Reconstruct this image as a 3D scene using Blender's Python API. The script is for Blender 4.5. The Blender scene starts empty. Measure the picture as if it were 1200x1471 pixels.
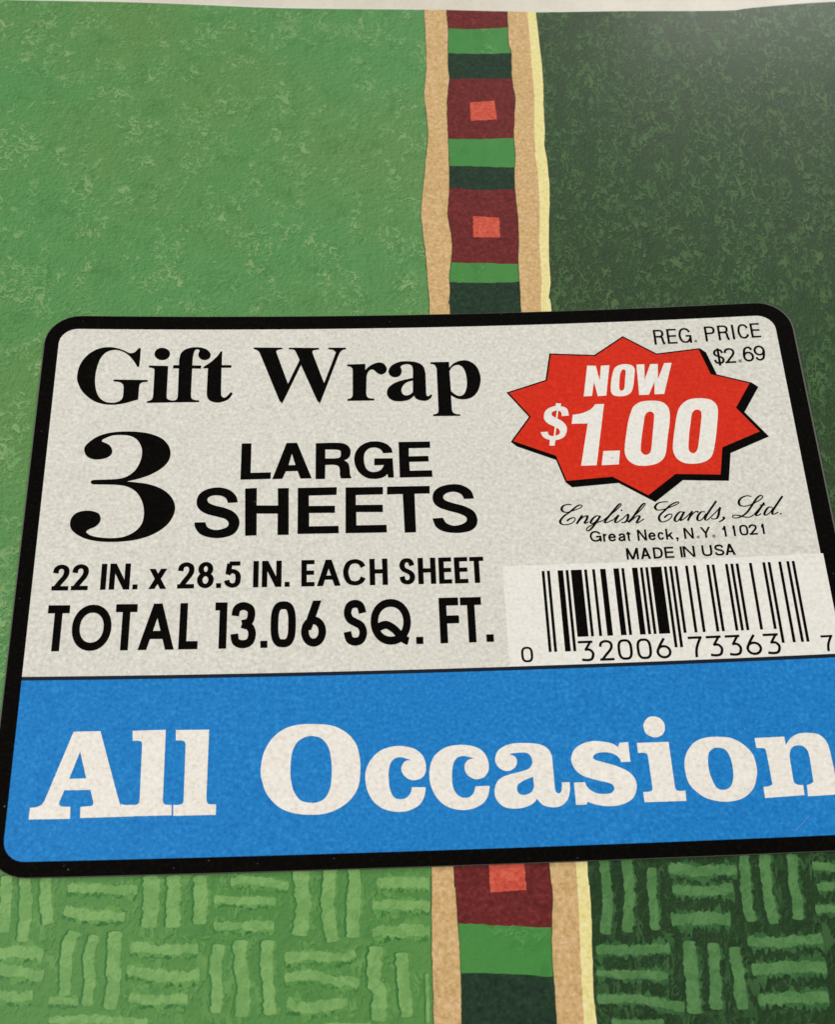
import bpy, math, random
from math import sin, cos, pi, radians
from mathutils import Vector, noise
from mathutils.geometry import delaunay_2d_cdt

scene = bpy.context.scene
# ---------------------------------------------------------------- camera
cam_data = bpy.data.cameras.new("camera")
cam = bpy.data.objects.new("camera", cam_data)
scene.collection.objects.link(cam)
cam.location = (0.03968255, -0.09468014, 0.13476865)
cam.rotation_euler = (0.46748626, -0.01870574, -0.03685891)
cam_data.sensor_fit = 'HORIZONTAL'
cam_data.sensor_width = 36.0
cam_data.lens = 36.0 * 1804.36 / 1200.0
cam_data.clip_start = 0.01
cam_data.clip_end = 20.0
cam_data.dof.use_dof = True
cam_data.dof.focus_distance = 0.152
cam_data.dof.aperture_fstop = 64
scene.camera = cam
# ---------------------------------------------------------------- world and lamps (indoor daylight from a window)
world = bpy.data.worlds.new("World")
scene.world = world
world.use_nodes = True
bgn = world.node_tree.nodes["Background"]
bgn.inputs[0].default_value = (1.0, 0.985, 0.955, 1)
bgn.inputs[1].default_value = 0.32

def area_lamp(name, loc, target, size, size_y, power, color):
    d = bpy.data.lights.new(name, 'AREA')
    d.shape = 'RECTANGLE'; d.size = size; d.size_y = size_y; d.energy = power; d.color = color
    o = bpy.data.objects.new(name, d)
    scene.collection.objects.link(o)
    o.location = loc
    o.rotation_euler = (Vector(target) - Vector(loc)).to_track_quat('-Z', 'Y').to_euler()
    return o
area_lamp("window_light", (0.58, 1.15, 0.80), (0.45, 0.0, 0.62), 0.56, 0.50, 11.0, (1.0, 0.99, 0.96))
area_lamp("room_light", (-0.55, -0.10, 0.85), (0.045, -0.02, 0.0), 0.6, 0.6, 10.5, (1.0, 0.985, 0.945))
scene.view_settings.view_transform = 'Standard'
scene.view_settings.look = 'None'
scene.view_settings.exposure = -0.44
scene.view_settings.gamma = 1.0

MM = 0.001
LABEL_W, DIVIDER_Y, PANEL_BOTTOM = 92.0, -46.9, -66.9
CARD = 0.30                                   # the label card is 0.3 mm thick

def bow(x):
    """Height in mm of the gently bowed package under the label at x mm."""
    return 0.000614 * (x - 46.05) ** 2
def rnd(x, y, s=1.0):
    return noise.noise(Vector((x * s, y * s, 3.7)))
# ---------------------------------------------------------------- traced shapes, in hundredths of a millimetre on the label plane
OUTLINES = {
 'title': [
  ['1030,-290* 1032,-438 1027,-570* 1004,-570* 956,-485 884,-396 799,-338 709,-317 610,-349 541,-442 504,-589 494,-746 513,-896 559,-1015 639,-1086 732,-1103 805,-1085 847,-1043 858,-984* 856,-879* 843,-834 801,-801 725,-790* 723,-763* 1147,-767* 1144,-794* 1082,-803 1051,-833 1045,-893* 1045,-1054* 974,-1078 877,-1111 742,-1132 604,-1118 476,-1060 355,-942 287,-808 271,-703 291,-551 362,-413 469,-319 592,-278 719,-286 824,-326 897,-365 953,-353 988,-315 1004,-287*'],
  ['1402,-375 1386,-431 1340,-465 1280,-465 1230,-431 1208,-376 1224,-321 1270,-286 1330,-286 1381,-320'],
  ['1150,-551* 1389,-557* 1391,-998* 1401,-1042 1435,-1063 1480,-1072* 1482,-1096* 1155,-1105* 1156,-1081* 1197,-1066 1221,-1036 1226,-989* 1223,-636* 1216,-600 1190,-588 1149,-579*'],
  ['1454,-544* 1803,-551* 1800,-597* 1449,-593*'],
  ['1435,-1072* 1498,-1066 1526,-1037 1531,-983* 1522,-483* 1535,-381 1583,-313 1676,-276 1779,-276 1857,-304 1900,-347 1915,-397 1896,-446 1846,-468 1799,-455 1767,-418 1760,-369 1773,-326 1749,-304 1712,-326 1693,-421 1691,-560* 1692,-983* 1702,-1037 1736,-1061 1796,-1070* 1800,-1094* 1436,-1096*'],
  ['2059,-335* 2061,-545* 2183,-546* 2182,-586* 2059,-585* 2064,-940* 2071,-1000 2099,-1030 2129,-1021 2161,-985 2185,-949* 2211,-965* 2180,-1030 2126,-1075 2039,-1101 1955,-1086 1903,-1038 1888,-960* 1889,-591* 1830,-594* 1834,-569* 1928,-493 2002,-407 2041,-338*'],
  ['2459,-279* 2822,-285* 2822,-308* 2775,-315 2747,-335 2753,-372* 2900,-833* 3045,-476* 2994,-347 2966,-317 2907,-309* 2906,-286* 3293,-293* 3293,-317* 3247,-323 3211,-336 3211,-377* 3356,-829* 3498,-398 3496,-354 3470,-326 3411,-315* 3411,-292* 3637,-295* 3637,-319* 3597,-328 3563,-362 3540,-415* 3316,-1087 3294,-1113 3269,-1086* 3063,-550* 2845,-1087 2823,-1106 2798,-1086* 2546,-387* 2514,-330 2460,-302*'],
  ['3651,-552* 3882,-546* 3880,-639* 3926,-590 3983,-551 4054,-529 4118,-550 4153,-618 4137,-681 4086,-710 4036,-692 3995,-648 3959,-634 3919,-663 3895,-729* 3885,-986* 3895,-1039 3928,-1062 3986,-1070* 3985,-1096* 3648,-1096* 3648,-1070* 3690,-1057 3712,-1029 3716,-983* 3720,-653* 3715,-613 3687,-586 3651,-578*'],
  ['4174,-678 4192,-612 4242,-560 4336,-521 4463,-521 4561,-547 4623,-605 4645,-706* 4641,-1003* 4648,-1042 4676,-1046 4696,-1024* 4718,-1034* 4694,-1080 4637,-1114 4568,-1109 4513,-1082 4487,-1038* 4429,-1089 4345,-1113 4235,-1108 4167,-1057 4146,-985 4170,-910 4242,-846 4341,-805 4482,-772* 4486,-669 4477,-595 4433,-564 4371,-569 4331,-598 4341,-639 4339,-692 4309,-741 4253,-757 4203,-736', '4481,-811* 4396,-839 4338,-914 4335,-989 4376,-1029 4432,-1021 4475,-983*'],
  ['4716,-540* 4953,-540* 4952,-631* 5012,-565 5098,-527 5197,-530 5292,-607 5340,-742 5335,-874 5288,-1005 5208,-1084 5110,-1107 5027,-1092 4954,-1044* 4954,-1223* 4962,-1288 5002,-1318 5056,-1326* 5055,-1348* 4716,-1342* 4717,-1320* 4762,-1308 4782,-1283 4787,-1235* 4791,-643* 4778,-602 4757,-575 4715,-567*', '4952,-681* 4995,-615 5067,-590 5129,-636 5162,-753 5163,-902 5128,-1016 5071,-1057 5008,-1033 4957,-979*'],
 ],
 'numeral': [
  ['981,-2212* 1127,-2172 1269,-2113 1389,-2029 1463,-1933 1483,-1824 1452,-1714 1366,-1615 1236,-1553 1087,-1523 918,-1516 751,-1531 607,-1578 509,-1652 452,-1725 446,-1786 479,-1859 549,-1902 632,-1907 724,-1883 776,-1829 774,-1766 743,-1712 688,-1678 645,-1656* 657,-1627 754,-1577 858,-1565 985,-1580 1073,-1639 1127,-1737 1140,-1847 1120,-1956 1068,-2064 980,-2143 859,-2178 592,-2190* 560,-2204 563,-2237 597,-2251* 844,-2256 989,-2281 1097,-2349 1169,-2456 1205,-2573 1212,-2689 1190,-2792 1120,-2883 1013,-2944 894,-2966 752,-2961 630,-2938 562,-2896 560,-2869* 593,-2846 661,-2812 703,-2755 708,-2698 678,-2640 604,-2610 523,-2605 434,-2628 378,-2685 360,-2766 381,-2846 447,-2914 552,-2971 696,-3006 857,-3016 1017,-3008 1177,-2980 1335,-2919 1472,-2818 1548,-2703 1575,-2587 1553,-2482 1491,-2387 1383,-2304 1235,-2248 1089,-2224'],
 ],
 'large': [
  ['2343,-1694* 2461,-1692* 2460,-2105* 2707,-2101* 2702,-2191* 2340,-2197*'],
  ['2892,-1693* 3020,-1691* 3201,-2191* 3065,-2193* 3029,-2087* 2887,-2089* 2844,-2193* 2724,-2195*', '2918,-2006* 3003,-2003* 2958,-1845*'],
  ['3251,-1702* 3502,-1699 3614,-1720 3671,-1784 3674,-1869 3644,-1923 3596,-1948* 3643,-1986 3662,-2052 3667,-2142 3682,-2190* 3682,-2201* 3555,-2198* 3543,-2140 3541,-2060 3515,-2020 3452,-2007* 3366,-2010* 3362,-2202* 3248,-2203*', '3367,-1793* 3485,-1795 3549,-1811 3558,-1863 3542,-1907 3484,-1920* 3366,-1918*'],
  ['4194,-1854* 4078,-1859* 4050,-1807 3983,-1776 3903,-1789 3850,-1854 3839,-1953 3859,-2056 3912,-2111 3986,-2117 4050,-2085 4083,-2024* 3965,-2025* 3967,-1930* 4192,-1932* 4200,-2201* 4133,-2200* 4122,-2149* 4070,-2195 3974,-2214 3863,-2194 3769,-2108 3723,-1980 3735,-1852 3801,-1750 3905,-1696 4017,-1691 4113,-1723 4176,-1787'],
  ['4272,-1704* 4660,-1707* 4659,-1796* 4395,-1796* 4391,-1911* 4632,-1910* 4635,-1987* 4395,-1988* 4397,-2112* 4669,-2112* 4671,-2203* 4273,-2203*'],
 ],
 'sheets': [
  ['2317,-2506* 2199,-2512* 2172,-2448 2103,-2412 2015,-2411 1958,-2445 1966,-2502 2045,-2545 2170,-2581 2281,-2642 2339,-2741 2332,-2845 2273,-2930 2152,-2973 2014,-2971 1890,-2925 1825,-2838 1813,-2769* 1939,-2767* 1969,-2833 2041,-2868 2118,-2866 2194,-2836 2217,-2784 2175,-2728 2066,-2692 1941,-2652 1855,-2585 1826,-2497 1853,-2395 1944,-2325 2083,-2301 2209,-2335 2290,-2414'],
  ['2400,-2319* 2540,-2314* 2542,-2551* 2798,-2555* 2792,-2321* 2924,-2320* 2929,-2947* 2797,-2948* 2796,-2664* 2545,-2660* 2550,-2948* 2415,-2953*'],
  ['3034,-2321* 3504,-2319* 3500,-2423* 3166,-2427* 3167,-2568* 3480,-2571* 3479,-2666* 3170,-2663* 3170,-2841* 3521,-2841* 3523,-2938* 3034,-2939*'],
  ['3611,-2325* 4063,-2328* 4061,-2428* 3733,-2431* 3731,-2566* 4054,-2570* 4055,-2668* 3735,-2661* 3733,-2839* 4094,-2840* 4095,-2941* 3604,-2940*'],
  ['4114,-2325* 4631,-2328* 4627,-2431* 4443,-2430* 4443,-2947* 4309,-2950* 4301,-2430* 4111,-2432*'],
  ['5161,-2515* 5040,-2518* 5012,-2457 4941,-2419 4855,-2423 4793,-2465 4803,-2522 4896,-2567 5035,-2614 5148,-2688 5185,-2794 5161,-2891 5079,-2951 4938,-2971 4783,-2949 4686,-2884 4647,-2771* 4773,-2764* 4807,-2832 4887,-2872 4975,-2864 5046,-2825 5055,-2769 4982,-2718 4843,-2671 4720,-2615 4664,-2532 4674,-2426 4748,-2349 4892,-2313 5019,-2328 5126,-2403'],
 ],
 'star': [
  ['7218,-252* 7616,-535* 8167,-483* 8269,-865* 8734,-1027* 8511,-1375* 8751,-1731* 8259,-1933* 8183,-2310* 7639,-2274* 7273,-2552* 6866,-2278* 6306,-2314* 6204,-1960* 5692,-1734* 5939,-1391* 5689,-1034* 6184,-869* 6266,-476* 6830,-520*'],
 ],
 'now': [
  ['6716,-661* 6826,-669* 6852,-896* 6891,-669* 7000,-668* 6913,-1119* 6805,-1123* 6778,-906* 6733,-1117* 6627,-1120*'],
  ['7034,-773 7080,-696 7173,-660 7271,-675 7314,-733 7298,-850 7268,-993 7232,-1082 7165,-1128 7076,-1137 7001,-1115 6978,-1045 6996,-915', '7124,-803 7152,-746 7186,-743 7195,-780 7177,-884 7157,-1001 7137,-1046 7103,-1053 7089,-1016 7103,-907'],
  ['7345,-673* 7447,-673* 7422,-908* 7521,-674* 7618,-676* 7592,-904* 7700,-667* 7795,-669* 7644,-1127* 7521,-1129* 7544,-940* 7450,-1131* 7327,-1130*'],
 ],
 'price': [
  ['6415,-1393* 6327,-1398* 6323,-1344 6295,-1318 6247,-1316 6206,-1340 6208,-1386 6259,-1426 6331,-1479 6372,-1556 6360,-1643 6310,-1711 6221,-1738 6125,-1727 6064,-1682 6043,-1619* 6130,-1615* 6141,-1660 6183,-1682 6238,-1671 6280,-1640 6271,-1585 6217,-1543 6144,-1497 6102,-1432 6113,-1344 6162,-1282 6253,-1247 6340,-1255 6402,-1296'],
  ['6268,-1204* 6333,-1212* 6323,-1275* 6255,-1273*'],
  ['6152,-1710* 6223,-1713* 6199,-1817* 6135,-1814*'],
  ['6280,-1261* 6300,-1262* 6212,-1725* 6190,-1724*'],
  ['6758,-1241* 6872,-1241* 6691,-2113* 6499,-2113* 6639,-1516* 6439,-1513* 6464,-1383* 6570,-1369 6672,-1327 6732,-1279'],
  ['6793,-1917* 6999,-1918* 6963,-2112* 6751,-2116*'],
  ['7190,-1388 7233,-1300 7328,-1233 7462,-1219 7590,-1240 7659,-1308 7678,-1411 7653,-1574 7604,-1772 7560,-1968 7510,-2064 7428,-2121 7307,-2145 7181,-2134 7092,-2069 7056,-1970 7067,-1847 7111,-1649 7149,-1500', '7364,-1434 7397,-1390 7442,-1379 7472,-1401 7477,-1452 7441,-1639 7397,-1861 7374,-1947 7337,-1987 7294,-1990 7261,-1954 7258,-1892 7295,-1708 7337,-1534'],
  ['7799,-1353 7872,-1267 7965,-1220 8087,-1214 8203,-1238 8265,-1300 8282,-1390 8254,-1554 8203,-1777 8147,-1972 8097,-2067 8014,-2124 7894,-2145 7768,-2129 7681,-2059 7651,-1947 7672,-1800 7726,-1577 7760,-1453', '7947,-1449 7981,-1393 8020,-1377 8056,-1391 8070,-1443 8041,-1593 7988,-1815 7955,-1937 7915,-1990 7878,-1995 7848,-1962 7847,-1895 7882,-1710 7919,-1562'],
 ],
 'occasion': [
  ['617,-5305* 905,-5304* 1154,-6067 1180,-6107 1225,-6120* 1313,-6120* 1321,-6243* 762,-6248* 758,-6130* 822,-6125 879,-6119 890,-6087* 848,-5949* 574,-5949* 533,-6074 535,-6104 570,-6122 653,-6126* 660,-6254* 232,-6253* 232,-6129* 296,-6123 348,-6100 377,-6057*', '705,-5530* 793,-5823* 614,-5826*'],
  ['1251,-5306* 1610,-5302* 1619,-6068* 1627,-6108 1656,-6126 1715,-6130* 1720,-6241* 1234,-6241* 1226,-6126* 1304,-6124 1361,-6111 1374,-6062* 1363,-5462* 1353,-5431 1318,-5420 1258,-5419*'],
  ['1719,-5307* 2081,-5310* 2080,-6069* 2091,-6115 2117,-6133 2186,-6135* 2186,-6248* 1738,-6247* 1732,-6130* 1789,-6131 1832,-6116 1839,-6073* 1832,-5472* 1820,-5440 1789,-5427 1725,-5424*'],
  ['2653,-5780 2680,-5595 2768,-5431 2909,-5319 3072,-5276 3256,-5275 3440,-5301 3583,-5379 3683,-5497 3726,-5644 3733,-5809 3706,-5991 3614,-6130 3474,-6226 3315,-6271 3156,-6272 2998,-6248 2849,-6178 2728,-6045 2672,-5902', '2974,-5788 2989,-5603 3043,-5480 3134,-5419 3225,-5411 3317,-5445 3388,-5541 3417,-5677 3423,-5821 3406,-5983 3355,-6092 3275,-6140 3186,-6144 3086,-6115 3016,-6023 2985,-5910'],
  ['4438,-6014* 4288,-6009* 4272,-6069 4230,-6118 4163,-6136 4094,-6114 4052,-6032 4039,-5920 4046,-5798 4085,-5706 4167,-5673 4248,-5696 4288,-5712* 4231,-5717 4189,-5761 4179,-5812 4202,-5874 4261,-5921 4331,-5933 4402,-5907 4445,-5841 4445,-5738 4402,-5643 4313,-5578 4171,-5549 4049,-5560 3935,-5608 3846,-5699 3793,-5811 3787,-5933 3815,-6055 3883,-6168 3991,-6241 4129,-6271 4249,-6259 4361,-6203 4418,-6114'],
  ['5133,-6020* 4976,-6021* 4958,-6081 4915,-6130 4844,-6142 4776,-6105 4734,-6023 4728,-5901 4746,-5778 4786,-5707 4859,-5682 4929,-5697 4979,-5713* 4918,-5726 4876,-5772 4871,-5834 4898,-5896 4966,-5939 5027,-5941 5089,-5913 5132,-5842 5130,-5739 5085,-5644 4997,-5583 4855,-5557 4711,-5569 4597,-5624 4522,-5709 4486,-5832 4485,-5954 4522,-6077 4592,-6180 4699,-6248 4827,-6274 4948,-6258 5051,-6205 5106,-6127'],
  ['5208,-5742 5238,-5649 5314,-5589 5428,-5560 5572,-5560 5714,-5582 5801,-5638 5835,-5722* 5836,-6061* 5844,-6112 5875,-6129 5903,-6108 5913,-6064 5918,-6009* 6002,-6012* 5998,-6097 5965,-6197 5889,-6264 5788,-6277 5690,-6247 5635,-6179* 5581,-6233 5478,-6270 5357,-6276 5259,-6246 5194,-6170 5180,-6079 5217,-5978 5301,-5920 5446,-5884 5570,-5847 5614,-5787* 5605,-5714 5553,-5670 5472,-5666 5400,-5671 5369,-5679* 5428,-5708 5447,-5760 5426,-5821 5366,-5861 5295,-5858 5237,-5815', '5610,-5937* 5500,-5978 5435,-6026 5427,-6087 5458,-6124 5518,-6131 5581,-6102 5611,-6053*'],
  ['6686,-5591* 6688,-5810* 6584,-5812* 6566,-5760 6499,-5711 6409,-5695 6326,-5705 6286,-5739 6299,-5774 6388,-5805 6525,-5851 6650,-5918 6720,-6012 6717,-6124 6655,-6223 6529,-6278 6398,-6287 6279,-6269 6173,-6231* 6164,-6261* 6049,-6262* 6048,-6018* 6167,-6018* 6197,-6084 6273,-6138 6351,-6153 6433,-6148 6477,-6111 6472,-6064 6424,-6034 6307,-6001 6160,-5950 6076,-5875 6041,-5771 6075,-5668 6163,-5598 6289,-5565 6411,-5576 6511,-5601 6568,-5645* 6590,-5594*'],
  ['6874,-5423 6901,-5355 6949,-5317 7007,-5311 7063,-5331 7105,-5383 7110,-5453 7079,-5517 7017,-5548 6960,-5544 6897,-5504'],
  ['6780,-5604* 7131,-5606* 7136,-6086* 7140,-6128 7169,-6150 7245,-6150* 7239,-6263* 6790,-6260* 6787,-6148* 6849,-6147 6885,-6133 6893,-6096* 6886,-5758* 6876,-5729 6834,-5717 6782,-5717*'],
  ['7271,-5881 7308,-5746 7400,-5633 7522,-5579 7667,-5571 7818,-5591 7941,-5665 8028,-5777 8051,-5913 8036,-6028 7978,-6159 7870,-6249 7733,-6287 7602,-6283 7458,-6241 7356,-6162 7286,-6054', '7534,-5833 7556,-5747 7611,-5700 7678,-5695 7741,-5721 7778,-5795 7791,-5902 7783,-6017 7750,-6111 7697,-6153 7630,-6158 7578,-6123 7545,-6026 7530,-5930'],
  ['8079,-5603* 8406,-5601* 8407,-5696* 8474,-5620 8567,-5575 8683,-5571 8792,-5599 8855,-5677 8874,-5776* 8885,-6104* 8891,-6142 8927,-6154 8977,-6156* 8972,-6260* 8550,-6269* 8559,-6146* 8602,-6135 8634,-6115* 8641,-5862 8630,-5764 8582,-5713 8506,-5710 8452,-5747 8426,-5823* 8423,-6064* 8428,-6112 8461,-6138 8520,-6145* 8515,-6254* 8088,-6268* 8089,-6145* 8140,-6143 8186,-6126 8190,-6092* 8183,-5764* 8173,-5728 8133,-5717 8080,-5716*'],
 ],
}
SANS_LINES = {
 'size': [
  ('2', 222, 410, -3631, -3305),
  ('2', 441, 630, -3629, -3302),
  ('I', 774, 830, -3626, -3298),
  ('N', 869, 1103, -3625, -3296),
  ('.', 1138, 1195, -3624, -3294),
  ('x', 1320, 1524, -3622, -3291),
  ('2', 1649, 1841, -3620, -3288),
  ('8', 1874, 2066, -3619, -3286),
  ('.', 2096, 2152, -3619, -3285),
  ('5', 2186, 2379, -3618, -3284),
  ('I', 2526, 2579, -3618, -3283),
  ('N', 2623, 2851, -3618, -3283),
  ('.', 2888, 2945, -3618, -3282),
  ('E', 3082, 3235, -3618, -3282),
  ('A', 3263, 3538, -3618, -3282),
  ('C', 3569, 3846, -3619, -3282),
  ('H', 3880, 4091, -3620, -3283),
  ('S', 4227, 4413, -3621, -3285),
  ('H', 4448, 4656, -3622, -3286),
  ('E', 4692, 4843, -3624, -3288),
  ('E', 4876, 5034, -3625, -3290),
  ('T', 5058, 5222, -3626, -3291),
 ],
 'total': [
  ('T', 211, 453, -4372, -3815),
  ('O', 495, 934, -4371, -3811),
  ('T', 972, 1213, -4370, -3808),
  ('A', 1244, 1647, -4369, -3805),
  ('L', 1698, 1912, -4368, -3803),
  ('1', 2099, 2235, -4368, -3801),
  ('3', 2280, 2568, -4367, -3801),
  ('.', 2621, 2700, -4367, -3800),
  ('0', 2734, 3021, -4366, -3800),
  ('6', 3082, 3367, -4366, -3799),
  ('S', 3567, 3839, -4365, -3800),
  ('Q', 3879, 4342, -4364, -3800),
  ('.', 4396, 4476, -4364, -3802),
  ('F', 4673, 4899, -4364, -3803),
  ('T', 4921, 5164, -4363, -3805),
  ('.', 5201, 5285, -4363, -3806),
 ],
 'reg': [
  ('R', 7616, 7754, -378, -150),
  ('E', 7788, 7914, -375, -145),
  ('G', 7938, 8102, -372, -140),
  ('.', 8132, 8165, -368, -136),
  ('P', 8278, 8419, -363, -132),
  ('R', 8448, 8589, -356, -126),
  ('I', 8632, 8657, -351, -123),
  ('C', 8702, 8851, -347, -121),
  ('E', 8871, 8994, -339, -117),
 ],
 'was': [
  ('$', 8338, 8478, -715, -488),
  ('2', 8478, 8618, -709, -481),
  ('.', 8649, 8688, -704, -475),
  ('6', 8716, 8855, -700, -471),
  ('9', 8861, 9004, -694, -465),
 ],
 'city': [
  ('G', 6511, 6650, -3144, -3002),
  ('r', 6668, 6723, -3147, -3003),
  ('e', 6730, 6823, -3148, -3004),
  ('a', 6848, 6944, -3150, -3005),
  ('t', 6947, 6999, -3150, -3006),
  ('N', 7078, 7189, -3152, -3007),
  ('e', 7208, 7297, -3152, -3007),
  ('c', 7318, 7397, -3152, -3008),
  ('k', 7417, 7506, -3152, -3008),
  (',', 7533, 7558, -3152, -3007),
  ('N', 7633, 7748, -3151, -3007),
  ('.', 7782, 7813, -3150, -3006),
  ('Y', 7833, 7955, -3149, -3006),
  ('.', 7969, 8002, -3147, -3005),
  ('1', 8085, 8139, -3145, -3003),
  ('1', 8209, 8248, -3142, -3002),
  ('0', 8297, 8402, -3140, -3000),
  ('2', 8409, 8509, -3137, -2998),
  ('1', 8548, 8594, -3133, -2996),
 ],
 'made': [
  ('M', 6920, 7065, -3393, -3243),
  ('A', 7087, 7207, -3393, -3245),
  ('D', 7238, 7352, -3393, -3246),
  ('E', 7373, 7483, -3392, -3247),
  ('I', 7558, 7585, -3391, -3247),
  ('N', 7592, 7733, -3391, -3246),
  ('U', 7815, 7938, -3389, -3245),
  ('S', 7964, 8080, -3388, -3243),
  ('A', 8089, 8209, -3386, -3240),
 ],
 'digits': [
  ('3', 6243, 6417, -4638, -4389),
  ('2', 6478, 6640, -4637, -4388),
  ('0', 6688, 6858, -4637, -4387),
  ('0', 6906, 7077, -4637, -4387),
  ('6', 7126, 7298, -4638, -4387),
  ('7', 7503, 7662, -4639, -4387),
  ('3', 7709, 7887, -4640, -4388),
  ('3', 7926, 8101, -4641, -4389),
  ('6', 8150, 8329, -4642, -4390),
  ('3', 8359, 8540, -4643, -4391),
 ],
 'system': [
  ('0', 5584, 5719, -4625, -4437),
 ],
 'check': [
  ('7', 9010, 9143, -4636, -4442),
 ],
}
SCRIPT_STROKES = [
 '6335,-2641 6285,-2635 6233,-2652 6208,-2693 6226,-2729 6269,-2741 6327,-2726 6392,-2704 6445,-2681 6455,-2656 6429,-2648 6382,-2672 6334,-2712 6287,-2748 6233,-2786 6189,-2833 6176,-2868 6198,-2899 6254,-2905 6312,-2887 6353,-2853 6358,-2825 6334,-2815 6292,-2830 6258,-2857',
 '6450,-2787 6410,-2841 6371,-2900',
 '6371,-2900 6443,-2824 6496,-2796 6510,-2807 6491,-2852 6470,-2883 6480,-2896 6516,-2875',
 '6658,-2813 6622,-2801 6574,-2834 6542,-2882 6555,-2900 6595,-2881 6659,-2809',
 '6666,-2802 6599,-2898 6543,-2965 6502,-2997 6481,-2984 6500,-2950 6560,-2917 6613,-2891 6684,-2870',
 '6683,-2873 6759,-2813 6848,-2747 6917,-2683 6932,-2655 6908,-2657 6844,-2725 6772,-2807 6717,-2875 6715,-2897 6744,-2892 6804,-2864',
 '6803,-2871 6886,-2800',
 '6886,-2800 6837,-2877 6845,-2901 6876,-2888 6917,-2858',
 '6917,-2862 6979,-2808 7000,-2791',
 '7000,-2791 6996,-2830 6975,-2878 6940,-2905 6907,-2896',
 '6981,-2899 7058,-2833 7142,-2759 7207,-2691 7222,-2659 7194,-2667 7132,-2737 7058,-2833 6997,-2906',
 '7006,-2900 7069,-2850 7116,-2821 7133,-2836 7105,-2884 7092,-2907 7109,-2913 7186,-2863',
 '7498,-2649 7428,-2649 7369,-2668 7334,-2716 7353,-2752 7403,-2754 7480,-2736 7560,-2705 7620,-2676 7625,-2657 7591,-2661 7523,-2696 7438,-2770 7381,-2823 7363,-2872 7383,-2910 7433,-2910 7494,-2877 7524,-2837 7514,-2815 7469,-2827 7427,-2860',
 '7670,-2801 7624,-2792 7574,-2839 7549,-2887 7560,-2915 7591,-2903 7670,-2801',
 '7677,-2792 7625,-2877 7624,-2907 7690,-2865',
 '7690,-2865 7773,-2788',
 '7773,-2788 7742,-2847 7702,-2914',
 '7714,-2892 7784,-2817 7825,-2793 7843,-2808',
 '7929,-2807 7880,-2804 7835,-2851 7820,-2900 7839,-2919 7879,-2900 7933,-2828',
 '8079,-2666 8005,-2761 7928,-2863 7912,-2904 7933,-2916 7975,-2886',
 '7975,-2886 8061,-2806 8115,-2752',
 '8115,-2752 8095,-2801 8079,-2856 8048,-2899 8003,-2904 7990,-2891',
 '8130,-2881 8138,-2904 8108,-2930 8073,-2944',
 '8509,-2626 8454,-2614 8387,-2639 8349,-2686 8354,-2736 8408,-2753 8486,-2736 8567,-2697 8630,-2658 8641,-2628 8617,-2618 8567,-2655 8504,-2737 8434,-2825 8377,-2871 8310,-2902 8254,-2900 8245,-2878 8272,-2866 8326,-2875 8386,-2896 8447,-2900 8502,-2870',
 '8502,-2870 8644,-2723',
 '8649,-2716 8558,-2831 8524,-2874 8543,-2885 8591,-2861',
 '8590,-2748 8659,-2749',
 '8738,-2786 8691,-2782 8646,-2829 8627,-2870 8643,-2886 8692,-2856 8746,-2792',
 '8881,-2640 8813,-2725 8741,-2820 8721,-2868 8745,-2876 8795,-2851',
]
SCRIPT_DOTS = [
 '6928,-2739',
 '8822,-2876',
]
RIBBON_EDGES = {
 'tanL0': '4889,5960 4883,5805 4886,5145 4870,4619 4822,4139 4829,3887 4845,3422 4803,2939 4805,2990 4767,2606 4726,2258 4690,1916 4703,1551 4723,1220 4732,895 4740,575 4737,236 | 4468,-6855 4452,-7244 4435,-7727 4432,-8117 4423,-8395',
 'tanL1': '5219,5953 5215,5764 5222,5406 5203,5005 5185,4612 5193,4386 5148,4037 5125,3569 5122,3263 5115,2872 5116,2893 5097,2394 5072,2106 5050,1879 5078,1542 5084,1320 5054,1048 5021,834 5019,568 4989,385 5003,229 | 4698,-6863 4704,-7088 4711,-7383 4718,-7673 4714,-7972 4710,-8203 4696,-8405',
 'tanR0': '6154,5925 6140,5718 6124,5311 6113,5044 6142,4877 6115,4389 6134,4006 6105,3694 6065,3295 6062,2933 6059,2894 6024,2570 6010,2221 6013,1793 5993,1375 5963,1020 5955,698 5941,226 | 5718,-6865 5725,-7124 5693,-7450 5666,-7770 5664,-8083 5658,-8439',
 'yel0': '6449,5913 6438,5706 6433,5131 6419,4572 6409,3995 6360,3375 6343,2952 6326,2944 6348,2646 6336,2353 6331,2151 6312,1781 6268,1365 6261,1009 6246,688 6213,425 6207,216 | 5992,-6875 5986,-7216 5964,-7621 5943,-8016 5926,-8449',
 'yel1': '6577,5908 6568,5701 6570,5026 6567,4404 6530,3833 6510,3369 6481,3067 6486,2938 6496,2640 6482,2203 6423,1637 6388,1222 6364,683 6323,447 6339,211 | 6113,-6871 6113,-7138 6100,-7465 6071,-7864 6051,-8175 6053,-8454',
}
RIBBON_ROWS = [
 '5198,5413 5655,5387 6130,5405',
 '5199,4906 5649,4877 6106,4878',
 '5181,4392 5644,4383 6113,4367',
 '5114,3239 5598,3225 6071,3225',
 '5109,2745 5568,2717 6044,2681',
 '5106,2350 5542,2294 6016,2301',
 '5054,1062 5511,1035 5962,1007',
 '5028,740 5491,714 5956,712',
 '4708,-7435 5236,-7475 5688,-7515',
 '4716,-7922 5204,-7942 5647,-7992',
]
RIBBON_SQUARES = [
 '5471,3918* 5829,3947* 5840,3579* 5467,3566*',
 '5399,1841* 5753,1802* 5750,1460* 5378,1472*',
 '5071,-6800* 5448,-6813* 5445,-7122* 5072,-7137*',
]
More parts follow.
